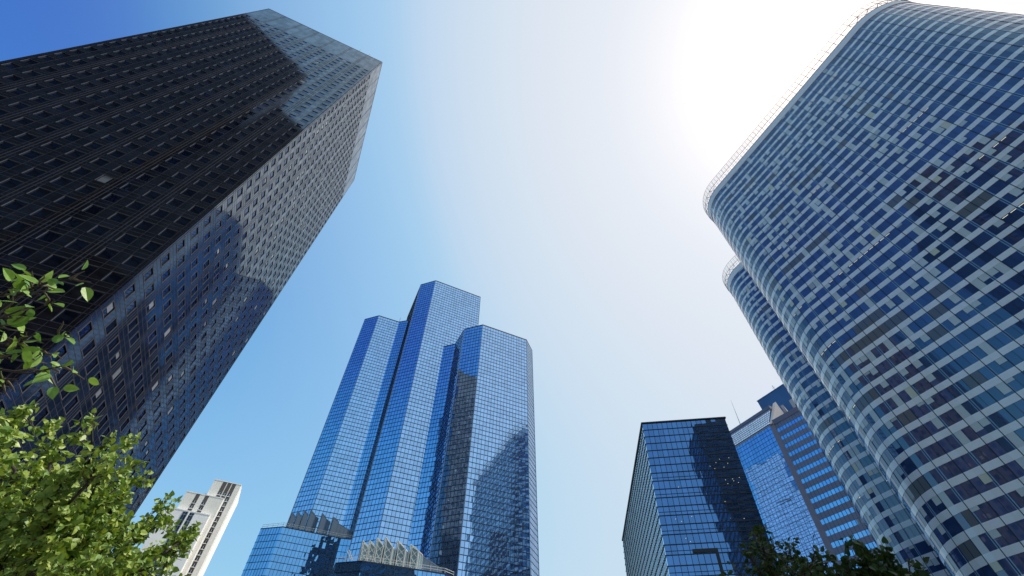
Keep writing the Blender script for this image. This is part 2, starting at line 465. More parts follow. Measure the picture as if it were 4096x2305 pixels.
def railing(T, pts, z, h=1.1):
    m = MB()
    for p, q in zip(pts, pts[1:]):
        p, q = Vector((p[0], p[1], 0)), Vector((q[0], q[1], 0)); n = max(1, int((q - p).length / 1.6))
        for hh in (h, h * .55): m.bar(p + Vector((0, 0, z + hh)), q + Vector((0, 0, z + hh)), .07)
        for k in range(n + 1):
            r = p.lerp(q, k / n); m.bar(r + Vector((0, 0, z)), r + Vector((0, 0, z + h)), .06)
    T.part(m, 'railing', M['white_steel'])

def podium(name, label, P, z, ncols, prisms, d, frame, glass, bracing, row=1.75, wedge=None, rail=True, i0=2):
    T = Tower(name, label, 'podium', ((P[i0][0] + P[i0 + 1][0]) / 2, P[i0][1] + 6))
    T.tilt = batter(1990, -145, z)
    for (a, b, n) in zip(P, P[1:], ncols):
        fc = Face(a, b); gl, br = MB(), MB()
        curtain(fc, -1.6, z - .25, row, n, gl, br, vw=.08, hw=.12, tilt=.006)
        fc.box(br, 0, fc.L, z - .25, z, -.03, .07)
        o = T.part(gl, 'glass_facade', M['podium_mirror']); T.part(br, 'glazing_bars', M['blue_frame'], o)
    e = P[-1]; s = P[0]
    r = MB(); cap(r, list(P) + [(e[0] - 6, e[1] + 14), (s[0] - 6, s[1] + 14)], z - .05); T.part(r, 'roof', M['roofing'])
    fc = Face(P[i0], P[i0 + 1])
    if rail: railing(T, [Face(P[i0 - 1], P[i0]).P(0, 0, -.3), fc.P(-.1, 0, -.3), fc.P(fc.L, 0, -.3), Face(P[i0 + 1], P[i0 + 2]).P(3, 0, -.3)], z)
    saw(T, fc, d, prisms, z - .02, frame, glass, bracing, .14 if bracing else .08)
    if wedge:
        (s0, za, s1, zb) = wedge
        gl, fr = MB(), MB()
        q = [fc.P(s0, z, d - .8), fc.P(s1, z, d - .8), fc.P(s1, zb, d - .8), fc.P(s0, za, d - .8)]
        w = [p - fc.N * 3.5 for p in q]; w[2].z += .8; w[3].z += .8
        gl.poly(q); gl.poly((q[3], q[2], w[2], w[3])); gl.poly((q[1], w[1], w[2], q[2])); gl.poly((w[1], w[0], w[3], w[2]))
        n = 7
        for k in range(n + 1):
            s = s0 + (s1 - s0) * k / n; fr.bar(fc.P(s, z, d - .77), fc.P(s, za + (zb - za) * k / n, d - .77), .06 if k not in (3,) else .3)
        fr.bar(q[3], q[2], .14)
        o = T.part(gl, 'sloping_skylight', M['crystal_dark']); T.part(fr, 'skylight_frame', M['grey_steel'], o)
    return T
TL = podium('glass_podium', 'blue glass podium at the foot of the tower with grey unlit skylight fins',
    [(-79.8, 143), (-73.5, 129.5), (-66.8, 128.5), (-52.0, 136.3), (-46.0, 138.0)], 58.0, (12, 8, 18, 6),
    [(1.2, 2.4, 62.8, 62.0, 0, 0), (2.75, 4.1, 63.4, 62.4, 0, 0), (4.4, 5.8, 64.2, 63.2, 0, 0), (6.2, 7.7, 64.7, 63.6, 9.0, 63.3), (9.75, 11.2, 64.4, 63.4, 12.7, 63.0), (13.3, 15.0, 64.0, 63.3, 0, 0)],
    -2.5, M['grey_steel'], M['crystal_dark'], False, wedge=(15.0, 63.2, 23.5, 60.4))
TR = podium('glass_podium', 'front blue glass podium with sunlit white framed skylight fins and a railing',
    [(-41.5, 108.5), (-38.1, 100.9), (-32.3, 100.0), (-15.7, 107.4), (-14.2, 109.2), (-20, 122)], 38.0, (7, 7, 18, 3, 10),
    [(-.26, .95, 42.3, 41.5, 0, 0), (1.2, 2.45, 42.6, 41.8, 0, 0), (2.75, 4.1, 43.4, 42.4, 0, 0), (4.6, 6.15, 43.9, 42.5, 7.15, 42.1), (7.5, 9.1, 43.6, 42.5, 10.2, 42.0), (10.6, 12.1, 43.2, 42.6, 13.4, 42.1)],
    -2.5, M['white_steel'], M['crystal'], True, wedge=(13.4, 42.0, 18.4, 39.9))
m = MB()
fcR = Face((-32.3, 100.0), (-15.7, 107.4))
for s, zt in ((-2.75, 39.3), (-2.45, 39.6)):
    m.bar(fcR.P(s + .5, 38, -.6), fcR.P(s - .5, zt, -.6), .13); m.bar(fcR.P(s - .5, zt, -.6), fcR.P(s - .75, zt + .1, -.6), .18)
TR.part(m, 'vent_pipe', M['white_steel'])
T3 = Tower('glass_podium', 'low dark blue glass block at the bottom edge, left of the front podium', 'podium', (-33, 84))
fc = Face((-35.4, 84.1), (-32.3, 83.7)); gl, br = MB(), MB()
curtain(fc, -1.6, 30, 1.75, 4, gl, br, vw=.08, hw=.12)
fc2 = Face((-32.3, 83.7), (-30.5, 84.6)); curtain(fc2, -1.6, 30, 1.75, 2, gl, br, vw=.08, hw=.12)
fc3 = Face((-38, 90), (-35.4, 84.1)); curtain(fc3, -1.6, 30, 1.75, 6, gl, br, vw=.08, hw=.12)
o = T3.part(gl, 'glass_facade', M['podium_mirror']); T3.part(br, 'glazing_bars', M['blue_frame'], o)
r = MB(); cap(r, [(-35.4, 84.1), (-32.3, 83.7), (-30.5, 84.6), (-33, 90), (-38, 90)], 29.9); T3.part(r, 'roof', M['roofing'])

# ------------------------------------------------------------------ 3. rounded slab towers
FR = lean(2160, -150)
def stadium(c_left, u, Ls, Rr, nb_s, nb_a):
    """bay points of a slab with rounded ends: list of (point, outward normal); c_left is the centre of the left round end"""
    u = Vector(u).normalized(); nf = Vector((u.y, -u.x))
    cl = Vector(c_left); crt = cl + u * Ls
    pts = []
    for k in range(nb_s): pts.append((cl + nf * Rr + u * (Ls * k / nb_s), nf.copy()))
    for k in range(nb_a):
        a = PI * k / nb_a; d = nf * math.cos(a) + u * math.sin(a); pts.append((crt + d * Rr, d))
    for k in range(nb_s): pts.append((crt - nf * Rr - u * (Ls * k / nb_s), -nf))
    for k in range(nb_a):
        a = PI * k / nb_a; d = -nf * math.cos(a) - u * math.sin(a); pts.append((cl + d * Rr, d))
    return pts

def slab_tower(name, label, c_left, u, Ls, Rr, nb_s, nb_a, H, seed, group):
    random.seed(seed)
    bays = stadium(c_left, u, Ls, Rr, nb_s, nb_a)
    NB = len(bays)
    cen = sum((p for p, n in bays), Vector((0, 0))) / NB
    T = Tower(name, label, 'skyscraper', cen, FR, group)
    # panes: two per bay
    pane = []
    for i in range(NB):
        (p, n), (q, n2) = bays[i], bays[(i + 1) % NB]
        mid = (p + q) / 2; nm = (n + n2).normalized()
        if (n - n2).length > 1e-4:
            ch = (q - p).length; mid = mid + nm * (Rr - math.sqrt(max(0, Rr * Rr - ch * ch / 4)))
        pane += [(p, n, i, 0), (mid, nm, i, 1)]
    NP = len(pane)
    def V(k, z, d=0.0):
        p, n = pane[k % NP][0], pane[k % NP][1]
        return Vector((p.x + n.x * d, p.y + n.y * d, z))
    GT = H - 4.4                               # top of the glass
    pitch, sh = 3.5, 1.2
    floors = []
    z = GT
    while z > 2: floors.append(z); z -= pitch
    vis = [T.area((V(k, 80), V(k + 1, 80), V(k + 1, 84), V(k, 84))) > 0 and (Vector((V(k, 0).x, V(k, 0).y)).dot(pane[k][1]) < 0) for k in range(NP)]
    blinds = []; lamps = []
    D = -.05
    for fi, zt in enumerate(floors):
        zw1, zw0 = zt, zt - (pitch - sh)       # window above, spandrel below
        gl = MB()
        run = None; dark = 0; lit = 0; sheer = 0
        fac = noise.noise(Vector((fi * .37, seed, 0)))
        for k in range(NP):
            k1 = U(-.005, .005); k2 = U(-.005, .005)
            gl.poly((V(k, zw0, D - k1 - k2), V(k + 1, zw0, D + k1 - k2), V(k + 1, zw1, D + k1 + k2), V(k, zw1, D + k2 - k1)))
            if pane[k][3] == 1:
                a, n = V(k, zw0), pane[k][1]; uu = Vector((-n.y, n.x, 0)); nn = Vector((n.x, n.y, 0))
                gl.box(a + nn * -.035 - uu * .03, uu * .06, nn * -.04, Vector((0, 0, zw1 - zw0)), 1)
            if not vis[k]: continue
            cl = noise.noise(Vector((k * .16, fi * .3, seed * 1.7)))
            r = rnd()
            if sheer > 0: kind = 'blind_grey'; sheer -= 1; frac = 1.0
            elif r < .025: kind = 'blind_grey'; sheer = random.choice((0, 1, 1, 3, 4)); frac = 1.0
            elif r < .22 + .30 * max(0, cl): kind = 'blind'; frac = random.choice((.25, .45, .5, .55, .6, .8, 1, 1))
            elif r < .235 + .30 * max(0, cl): kind = 'blind_cream'; frac = random.choice((.5, .6, 1))
            else: kind = None
            if kind:
                b = MB(); zb = zw1 - (zw1 - zw0) * frac
                e = .04
                P0, P1 = V(k, zb, D + .03), V(k + 1, zb, D + .03)
                P0, P1 = P0.lerp(P1, e), P1.lerp(P0, e)
                up = Vector((0, 0, zw1 - zb))
                b.poly((P0, P1, P1 + up, P0 + up))
                ar = T.area((P0, P1, P1 + up, P0 + up))
                blinds.append((ar, b, kind))
                if rnd() < .2 and frac < .9: pass
            if lit > 0 or (fi in (2, 4, 5, 7, 11, 13, 16, 19, 23, 27) and rnd() < .05):
                lit = lit - 1 if lit > 0 else random.choice((3, 5, 7))
                if kind is None and rnd() < .85: lamps.append((k, zw1 - .28))
        T.part(gl, 'window_band', [M['tower_glass'], M['mullion']])
        sp = MB()
        zs0 = zw0 - sh
        for k in range(0, NP, 2):
            for q in (0, 1):
                sp.poly((V(k + q, zs0, 0), V(k + q + 1, zs0, 0), V(k + q + 1, zw0, 0), V(k + q, zw0, 0)))
                sp.poly((V(k + q, zs0, 0), V(k + q, zs0, -.3), V(k + q + 1, zs0, -.3), V(k + q + 1, zs0, 0)))
                sp.poly((V(k + q, zw0, 0), V(k + q + 1, zw0, 0), V(k + q + 1, zw0, -.3), V(k + q, zw0, -.3)))
        T.part(sp, 'spandrel_band', M['spandrel'])
    for kind in ('blind', 'blind_cream', 'blind_grey'):
        it = [(a, b) for a, b, k in blinds if k == kind]
        keep_largest(T, it, {'blind': 'blind', 'blind_cream': 'cream_blind', 'blind_grey': 'sheer_blind'}[kind], M[kind], limit=95 if kind == 'blind' else 60)
    random.shuffle(lamps)
    for k, z in lamps[:90]:
        b = MB(); P0, P1 = V(k, z, D + .04), V(k + 1, z, D + .04)
        a, c = P0.lerp(P1, .15), P0.lerp(P1, .85)
        b.poly((a, c, c + Vector((0, 0, .09)), a + Vector((0, 0, .09))))
        T.part(b, 'ceiling_lamp', M['lamp'])
    # mullions at the bay lines, columns behind every second one
    for i in range(NB):
        p, n = bays[i]; uu = Vector((-n.y, n.x, 0)); nn = Vector((n.x, n.y, 0)); a = Vector((p.x, p.y, -1.6))
        mb = MB(); mb.box(a + nn * .012 - uu * .065, uu * .13, nn * -.10, Vector((0, 0, GT + 1.6)))
        T.part(mb, 'mullion', M['mullion'])
        if i % 2 == 0:
            c = MB(); R0 = .26
            prof = [(-R0 * math.cos(t * PI / 6), D - .01 + .035 * math.sin(t * PI / 6)) for t in range(7)]
            for (x0, d0), (x1, d1) in zip(prof, prof[1:]):
                q0, q1 = a + uu * x0 + nn * d0, a + uu * x1 + nn * d1
                up = Vector((0, 0, GT + 1.5)); c.poly((q0, q1, q1 + up, q0 + up))
            T.part(c, 'interior_column', M['column'], smooth=True)
    # white roof trim and the steel cage leaning out above it
    tr = MB()
    for k in range(NP):
        z0, z1 = GT + .05, GT + 3.0
        tr.poly((V(k, z0, .12), V(k + 1, z0, .12), V(k + 1, z1, .2), V(k, z1, .2)))
        tr.poly((V(k, z0, .12), V(k, z0, -.4), V(k + 1, z0, -.4), V(k + 1, z0, .12)))
        tr.poly((V(k, z1, .2), V(k + 1, z1, .2), V(k + 1, z1, -.6), V(k, z1, -.6)))
    T.part(tr, 'roof_trim', M['trim_white'])
    cg = MB()
    zl = [GT + 3.05, GT + 4.2, GT + 5.3, GT + 6.3, GT + 7.4, GT + 8.4]; off = [.25, .35, .5, .5, .55, .6]
    for k in range(NP):
        for z, d, w in zip(zl, off, (.10, .05, .13, .05, .05, .09)): cg.bar(V(k, z, d), V(k + 1, z, d), w)
        if k % 2 == 0:
            for (z0, d0), (z1, d1) in zip(zip(zl, off), list(zip(zl, off))[1:]): cg.bar(V(k, z0, d0), V(k, z1, d1), .08)
            cg.bar(V(k, zl[2], off[2]), V(k, zl[2], -.6), .1)
        else:
            cg.bar(V(k, zl[0], off[0]), V(k, zl[-1], off[-1]), .05)
        if pane[k][2] >= nb_s and (pane[k][1] - pane[(k + 1) % NP][1]).length > 1e-4:
            a, b = (0, 2) if k % 2 else (2, 0)
            cg.bar(V(k, zl[a], off[a]), V(k + 1, zl[b], off[b]), .10)
    T.part(cg, 'roof_cage', M['cage'])
    rf = MB(); cap(rf, [p for p, n in bays], GT + .6); T.part(rf, 'roof', M['roofing'])
US = (.453, -.891)
slab_tower('slab_tower', 'nearest round-ended blue glass slab tower, filling the right side of the photo', (80.6, 75.4), US, 59.4, 12.0, 22, 14, 160.4, 3, 'twin round-ended slab towers')
slab_tower('slab_tower', 'farther round-ended slab tower, its rounded end showing past the nearest one', (98.6, 112.2), US, 55.8, 12.0, 21, 14, 160.4, 8, 'twin round-ended slab towers')
random.seed(5)

# ------------------------------------------------------------------ 4. black glass office block
def black_block():
    W0, W1, W2 = (33.7, 145.4), (29.5, 84.8), (48.0, 83.1)
    W3 = (52.2, 143.7)
    T = Tower('black_glass_block', 'dark blue black glass office block with thin floor lines, standing before the mirror glass tower', 'office block', (41, 114))
    T.tilt = batter(2235, -145, 60)
    H = 60.0; row = 3.44
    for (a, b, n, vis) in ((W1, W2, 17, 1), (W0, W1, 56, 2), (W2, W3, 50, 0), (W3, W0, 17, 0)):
        fc = Face(a, b); gl, br = MB(), MB()
        z = H - .15; k = 0
        while z > -1.5:
            zb = z - row / 2
            w = fc.L / n
            for c in range(n):
                k1, k2 = U(-.003, .003), U(-.003, .003)
                gl.poly((fc.P(c * w, zb, -k1 - k2), fc.P(c * w + w, zb, k1 - k2), fc.P(c * w + w, z, k1 + k2), fc.P(c * w, z, k2 - k1)))
            if vis == 2:
                fc.box(br, 0, fc.L, zb - .10, zb + .10, -.03, .10)
            else:
                hw = .13
                fc.box(br, 0, fc.L, zb - hw / 2, zb + hw / 2, -.03, .10)
                if k > 5 and k % 2: fc.box(br, 0, fc.L, zb + .62, zb + .70, -.03, .06)
            z = zb; k += 1
        for c in range(1, n):
            fc.box(br, c * w - .04, c * w + .04, -1.6, H - .1, -.03, .05)
        fc.box(br, -.15, fc.L + .15, H - .15, H + .12, -.1, .25)
        o = T.part(gl, 'glass_facade', M['black_glass'] if vis != 2 else M['silver_mirror']); T.part(br, 'floor_lines', M['black_frame'], o)  # left face takes brighter glass: its grazing sheen is put into the colour
    r = MB(); cap(r, [W0, W1, W2, W3], H - .1); T.part(r, 'roof', M['roofing'])
    fc = Face(W1, W2)
    lp = [(13.6, 49.3), (14.5, 50.0), (15.3, 49.5), (16.5, 50.2), (12.2, 48.6), (15.9, 49.0), (14.9, 48.2), (13.0, 48.0), (4.9, 44.6), (14.4, 45.5), (15.8, 45.6), (15.9, 45.2),
          (17.2, 45.8), (14.6, 44.7), (15.3, 44.2), (16.7, 44.8), (13.0, 41.2), (3.0, 38.5), (4.0, 38.0), (13.1, 38.1), (15.5, 37.9), (6.1, 38.8), (4.1, 35.0), (4.8, 34.4)]
    for s, z in lp:
        m = MB(); fc.box(m, s - .05, s + .05, z - .045, z + .045, .01, .03); T.part(m, 'spot_lamp', M['spot'])
    # open bay low on the front
    m = MB()
    fc.box(m, 4.8, 9.2, 32.5, 33.1, -.02, .16); fc.box(m, 8.7, 9.2, 20, 32.5, -.02, .16)
    T.part(m, 'bay_frame', M['black_frame'])
black_block()

# ------------------------------------------------------------------ 5. blue mirror tower with a sloped roof, and the tower behind it
def sloped_tower():
    k = 1.1
    B0, B1, B1b, B2 = [(x * k, y * k) for x, y in ((84.2, 165.9), (98.5, 143.2), (100.3, 145.6), (118.0, 126.8))]
    B1b = (B1[0] + 1.9, B1[1] - .6); B2 = (B1b[0] + 17.4, B1b[1] - 23.2)
    T = Tower('mirror_glass_tower', 'bright blue gridded mirror glass tower with a sloped glass roof and grey banded side', 'skyscraper', (112, 165))
    T.tilt = batter(2230, -145, 110)
    H = 110.0
    fc = Face(B0, B1); gl, br = MB(), MB()
    curtain(fc, -1.6, H - .4, 1.85, 20, gl, br, vw=.09, hw=.10, tilt=.004)
    o = T.part(gl, 'glass_facade', M['silver_mirror']); T.part(br, 'glazing_bars', M['blue_frame'], o)
    # dark rounded corner pier
    pr = MB(); cf = Face(B1, B1b); cf.box(pr, 0, cf.L, -1.6, H - .4, -1.2, .12)
    T.part(pr, 'corner_pier', M['band_stone'])
    # banded side
    fs = Face(B1b, B2); st, jt = MB(), MB()
    z = H - .6; i = 0
    while z > 2:
        fs.box(st, 0, fs.L, z - 2.0, z, -.4, .0)
        n = 22; w = fs.L / n; wn = MB()
        for c in range(n):
            q1, q2 = U(-.012, .012), U(-.012, .012)
            wn.poly((fs.P(c * w, z - 3.7, -.12 - q1 - q2), fs.P(c * w + w, z - 3.7, -.12 + q1 - q2), fs.P(c * w + w, z - 2.0, -.12 + q1 + q2), fs.P(c * w, z - 2.0, -.12 + q2 - q1)))
        T.part(wn, 'window_band', M['silver_mirror'])
        z -= 3.7
    for c in range(1, 22): fs.box(jt, c * fs.L / 22 - .05, c * fs.L / 22 + .05, -1.6, H - .6, -.2, .03)
    o = T.part(st, 'stone_band', M['band_stone']); T.part(jt, 'mullion', M['blue_frame'])
    pp = MB(); fs.box(pp, -.3, fs.L, H - .6, H + 1.6, -1.5, .25); T.part(pp, 'parapet', M['lilac_stone'])
    # dark gutter, sloped glass roof rising backwards
    gt = MB(); fc.box(gt, 0, fc.L + .6, H - .4, H + .1, -.6, .15); T.part(gt, 'gutter', M['black_frame'])
    gt = MB(); fc.box(gt, 0, fc.L + .4, H - .75, H - .42, -.3, .22); T.part(gt, 'cornice', M['pale_stone'])
    R = Vector((0, 0, 1)); back = -fc.N
    rise, run = 12.6, 8.7
    sl = MB(); sb = MB()
    nr, ncol = 6, 30; L = fc.L
    dirr = (back * run + R * rise)
    for r_ in range(nr):
        for c in range(ncol):
            a = fc.P(L * c / ncol, H + .1, -.05) + dirr * (r_ / nr * .78); b = fc.P(L * (c + 1) / ncol, H + .1, -.05) + dirr * (r_ / nr * .78)
            up = dirr * (.78 / nr); q = fc.N * U(-.008, .008)
            sl.poly((a, b, b + up + q, a + up + q))
        a = fc.P(0, H + .1, 0) + dirr * (r_ / nr * .78); sb.bar(a, a + fc.U * L, .09)
    for c in range(ncol + 1):
        a = fc.P(L * c / ncol, H + .1, 0); sb.bar(a, a + dirr * .78, .07)
    o = T.part(sl, 'sloped_roof', M['silver_mirror']); T.part(sb, 'glazing_bars', M['blue_frame'], o)
    rg = MB()
    a = fc.P(-1, H + .1, 0) + dirr * .78; e = fc.P(L, H + .1, 0) + dirr * .78
    up = dirr * .12
    rg.poly((a, e, e + up, a + up)); T.part(rg, 'roof_recess', M['band_stone'])
    rg = MB(); rg.box(a + up + fc.N * .3, fc.U * (L + 1), back * 3, R * 1.5); T.part(rg, 'ridge_coping', M['lilac_stone'])
    # triangular gable walls, square to the front
    def gable(name, t, tri, w, m_):
        gb = MB()
        p = [fc.P(t, z, -r) for r, z in tri]; o = fc.U * -w
        gb.poly(p); gb.poly([q + o for q in reversed(p)])
        for i in range(3):
            a, b = p[i], p[(i + 1) % 3]; gb.poly((a, a + o, b + o, b))
        T.part(gb, name, m_)
    gable('gable_wall', L + 1.6, [(0, H - .3), (17.5, H + 1), (11.9, H + 15.6)], 1.5, M['pale_stone'])
    gable('gable_wall', L + 2.2, [(20, H + 1), (27, H + 1), (15.8, H + 15.2)], 1.2, M['pale_stone'])
    gable('gable_recess', L + 1.2, [(2, H + .6), (25, H + 1), (13, H + 14.5)], .8, M['band_stone'])
    m = MB(); q = fc.P(L * .42, H + 12, -9); m.tube([q, q + R * 8, q + R * 16], [.18, .10, .04], 5); T.part(m, 'mast', M['grey_steel'])
    for s in (L * .52, L * .69):
        m = MB(); q = fc.P(s, H, .2); m.bar(q, q + R * 3.8 + fc.N * .9, .09); T.part(m, 'roof_davit', M['pale_stone'])
    rf = MB(); cap(rf, [B0, B1, B1b, B2, (B2[0] + 14, B2[1] + 16), (B0[0] + 18, B0[1] + 8)], H - .8); T.part(rf, 'roof', M['roofing'])
    # behind
    T2 = Tower('blue_clad_tower', 'plain deep blue tower top rising behind the pale gables of the mirror tower', 'skyscraper', (140, 196))
    c0, c1 = Vector((134.1, 193.8)), Vector((141.8, 182.2)); c1 = c0 + (c1 - c0) * 2.6
    f = Face(c0, c1); w = MB(); f.box(w, 0, f.L, -1.6, 150, -18, 0); T2.part(w, 'wall', M['deep_blue'])
    w = MB(); f.box(w, -.15, f.L + .15, 150, 150.5, -18.2, .2); T2.part(w, 'roof_coping', M['deep_blue'])
    w = MB(); f.box(w, 14.5, 20.5, 133.5, 141, -.2, .15); f.box(w, 14.5, 20.5, 124, 132.6, -.2, .12, 1); T2.part(w, 'louvre_panel', [M['pale_stone'], M['band_stone']])
    w = MB(); q = f.P(11.2, 150.4, -.5); w.bar(q, q + Vector((0, 0, 3.4)), .12); w.bar(q + f.U * -.8 + Vector((0, 0, 1.6)), q + f.U * .8 + Vector((0, 0, 1.6)), .1); w.bar(q + f.U * -.6 + Vector((0, 0, 2.4)), q + f.U * .5 + Vector((0, 0, 2.4)), .08)
    T2.part(w, 'antenna', M['band_stone'])
sloped_tower()

# ------------------------------------------------------------------ 6. pale concrete tower far left
def pale_tower():
    T = Tower('concrete_tower', 'pale cream stepped concrete tower with brown window strips, far behind the leafy tree', 'tower', (-182, 258))
    T.tilt = batter(1985, -145, 130)
    u = Vector((.887, .463)); nrm = Vector((.463, -.887))
    def blk(a, b, H, depth, strips, side_fins, first, m_front, win_w=.62):
        f = Face(a, b); w = MB(); L = f.L
        f.box(w, 0, L, -1.6, H, -depth, 0); T.part(w, 'wall', m_front)
        cp = MB(); f.box(cp, -.1, L + .1, H, H + .5, -depth - .1, .12); T.part(cp, 'roof_coping', M['white_conc'])
        for (s0, s1) in strips:
            st = MB(); f.box(st, s0, s1, -1.6, H - .05, -.05, .06); o = T.part(st, 'window_strip', M['brown_panel'])
            z = H - first; wn, fr = MB(), MB()
            while z > 4:
                c = (s0 + s1) / 2; ww = (s1 - s0) * .38
                f.box(wn, c - ww, c + ww, z - 1.5, z, .0, .10); f.box(fr, c - ww - .12, c + ww + .12, z - 1.75, z - 1.5, .0, .25)
                f.box(fr, c - .06, c + .06, z - 1.5, z, .0, .14)
                z -= 2.9
            T.part(wn, 'window', M['flat_window'], o)['kind'] = 'stuff'; T.part(fr, 'sill', M['white_conc'], o)['kind'] = 'stuff'
        sf = Face(b, (b[0] - nrm.x * depth, b[1] - nrm.y * depth))
        for (s0, s1, d) in side_fins:
            w = MB(); sf.box(w, s0, s1, -1.6, H - .3, -.05, d); T.part(w, 'side_fin', M['white_conc'])
        return f
    T1, T2 = Vector((-182, 248.4)), Vector((-168.6, 255.4))
    L = (T2 - T1).length
    blk(T1, T2, 140.0, 30, [(L * .33, L * .475), (L * .51, L * .645), (L * .68, L * .815)], [(1.5, 4.5, .5), (6, 9.5, .6), (11, 16, .5), (18, 23, .6)], 6.4, M['cream'])
    F1, F2 = Vector((-189.4, 241.2)), Vector((-171.9, 250.35)); L = (F2 - F1).length
    blk(F1, F2, 129.0, 5, [(L * .27, L * .37), (L * .51, L * .61)], [(.6, 1.6, .3), (2.4, 3.6, .3)], 3.8, M['cream'])
    G1, G2 = Vector((-192, 236.4)), Vector((-172.5, 246.6)); L = (G2 - G1).length
    f = blk(G1, G2, 117.7, 3.0, [], [(.5, 1.2, .25), (1.8, 2.6, .25)], 3.0, M['white_conc'])
    for (s0, s1) in ((L * .40, L * .51), (L * .55, L * .66)):
        st = MB(); f.box(st, s0, s1, -1.6, 117.3, -.05, .08); o = T.part(st, 'glazed_strip', M['flat_window'])
        br = MB(); z = 116
        while z > 3: f.box(br, s0, s1, z - .25, z, .0, .16); z -= 2.9
        for q in (s0, (s0 + s1) / 2 - .05, s1 - .1): f.box(br, q, q + .1, -1.6, 117.2, 0, .14)
        T.part(br, 'glazing_bars', M['grey_steel'], o)
    w = MB(); f.box(w, L * .52, L * .545, -1.6, 117.5, 0, .5); T.part(w, 'fin', M['white_conc'])
    w = MB(); w.box((-189, 256, 128.5), (4, 2.1, 0), (-2.1, 4, 0), (0, 0, 7)); T.part(w, 'roof_plant', M['pale_stone'])
pale_tower()

# ------------------------------------------------------------------ 7. office towers behind the viewpoint; the left two added to darken granite reflections
def rear_tower(label, pts, H, row, ncol):
    T = Tower('unseen_office_tower', label, 'skyscraper', (sum(p[0] for p in pts) / 4, sum(p[1] for p in pts) / 4))
    for a, b in zip(pts, pts[1:] + pts[:1]):
        fc = Face(a, b); w, g_ = MB(), MB()
        fc.quad(w, 0, fc.L, -1.6, H, 0)
        z = 5
        while z < H - row:
            fc.box(g_, .8, fc.L - .8, z, z + row * .55, -.1, .06); z += row
        T.part(w, 'wall', M['rear_wall']); T.part(g_, 'window_band', M['dark_glass'])
    r = MB(); cap(r, pts, H); T.part(r, 'roof', M['roofing'])
M['rear_wall'] = mat('dark slate cladding', (.010, .012, .022), rough=.6, vary=.1)
rear_tower('unseen dark office tower added for its mirror image in the black granite facade, nearer its corner', [(-38, -62), (-76, -62), (-76, -92), (-38, -92)], 270.0, 3.6, 20)  # out of view, height chosen to darken what the granite front reflects
rear_tower('taller unseen dark office tower added to darken the left edge of the black granite facade', [(-80, -56), (-150, -56), (-150, -92), (-80, -92)], 320.0, 3.6, 20)  # second added tower, made tall so the granite mirrors less sky
rear_tower('dark office tower mirrored in the right half of the black glass block', [(102, -92), (102, -60), (81, -60), (81, -92)][::-1], 158.0, 3.6, 20)

# ------------------------------------------------------------------ trees
def leaf_mat(name, col, trans, rough=.45):
    m = bpy.data.materials.new(name); m.use_nodes = True; nt = m.node_tree
    b = nt.nodes['Principled BSDF']; out = nt.nodes['Material Output']
    b.inputs['Roughness'].default_value = rough; b.inputs['Specular IOR Level'].default_value = .35
    g = nt.nodes.new('ShaderNodeNewGeometry'); rp = nt.nodes.new('ShaderNodeValToRGB')
    e = rp.color_ramp.elements
    e[0].color = (col[0] * .55, col[1] * .7, col[2] * .8, 1); e[1].color = (col[0] * 1.5, col[1] * 1.25, col[2] * 1.1, 1)
    x = rp.color_ramp.elements.new(.93); x.color = (col[0] * 1.2, col[1] * 1.1, col[2], 1)
    e[-1].color = (min(.8, col[0] * 1.5), min(.8, col[1] * 1.35), col[2] * 1.8, 1)
    nt.links.new(g.outputs['Random Per Island'], rp.inputs[0])
    tc = nt.nodes.new('ShaderNodeTexCoord'); nz = nt.nodes.new('ShaderNodeTexNoise'); nz.inputs['Scale'].default_value = 60
    nt.links.new(tc.outputs['Object'], nz.inputs['Vector'])
    mx = nt.nodes.new('ShaderNodeMixRGB'); mx.blend_type = 'MULTIPLY'; mx.inputs[0].default_value = .5
    nt.links.new(rp.outputs[0], mx.inputs[1]); nt.links.new(nz.outputs['Fac'], mx.inputs[2])
    nt.links.new(mx.outputs[0], b.inputs['Base Color'])
    tr = nt.nodes.new('ShaderNodeBsdfTranslucent')
    hs = nt.nodes.new('ShaderNodeHueSaturation'); hs.inputs['Value'].default_value = trans; hs.inputs['Saturation'].default_value = 1.15
    nt.links.new(mx.outputs[0], hs.inputs['Color']); nt.links.new(hs.outputs[0], tr.inputs['Color'])
    ad = nt.nodes.new('ShaderNodeMixShader'); ad.inputs[0].default_value = .17
    nt.links.new(b.outputs[0], ad.inputs[1]); nt.links.new(tr.outputs[0], ad.inputs[2])
    nt.links.new(ad.outputs[0], out.inputs['Surface'])
    return m
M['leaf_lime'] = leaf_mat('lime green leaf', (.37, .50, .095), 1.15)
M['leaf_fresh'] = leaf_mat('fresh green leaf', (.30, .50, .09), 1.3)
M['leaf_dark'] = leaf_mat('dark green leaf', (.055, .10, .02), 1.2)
M['bark'] = mat('grey brown bark', (.035, .027, .022), rough=.9, noise_amt=.3, nscale=9)
M['twig'] = mat('brown twig', (.10, .075, .05), rough=.8)

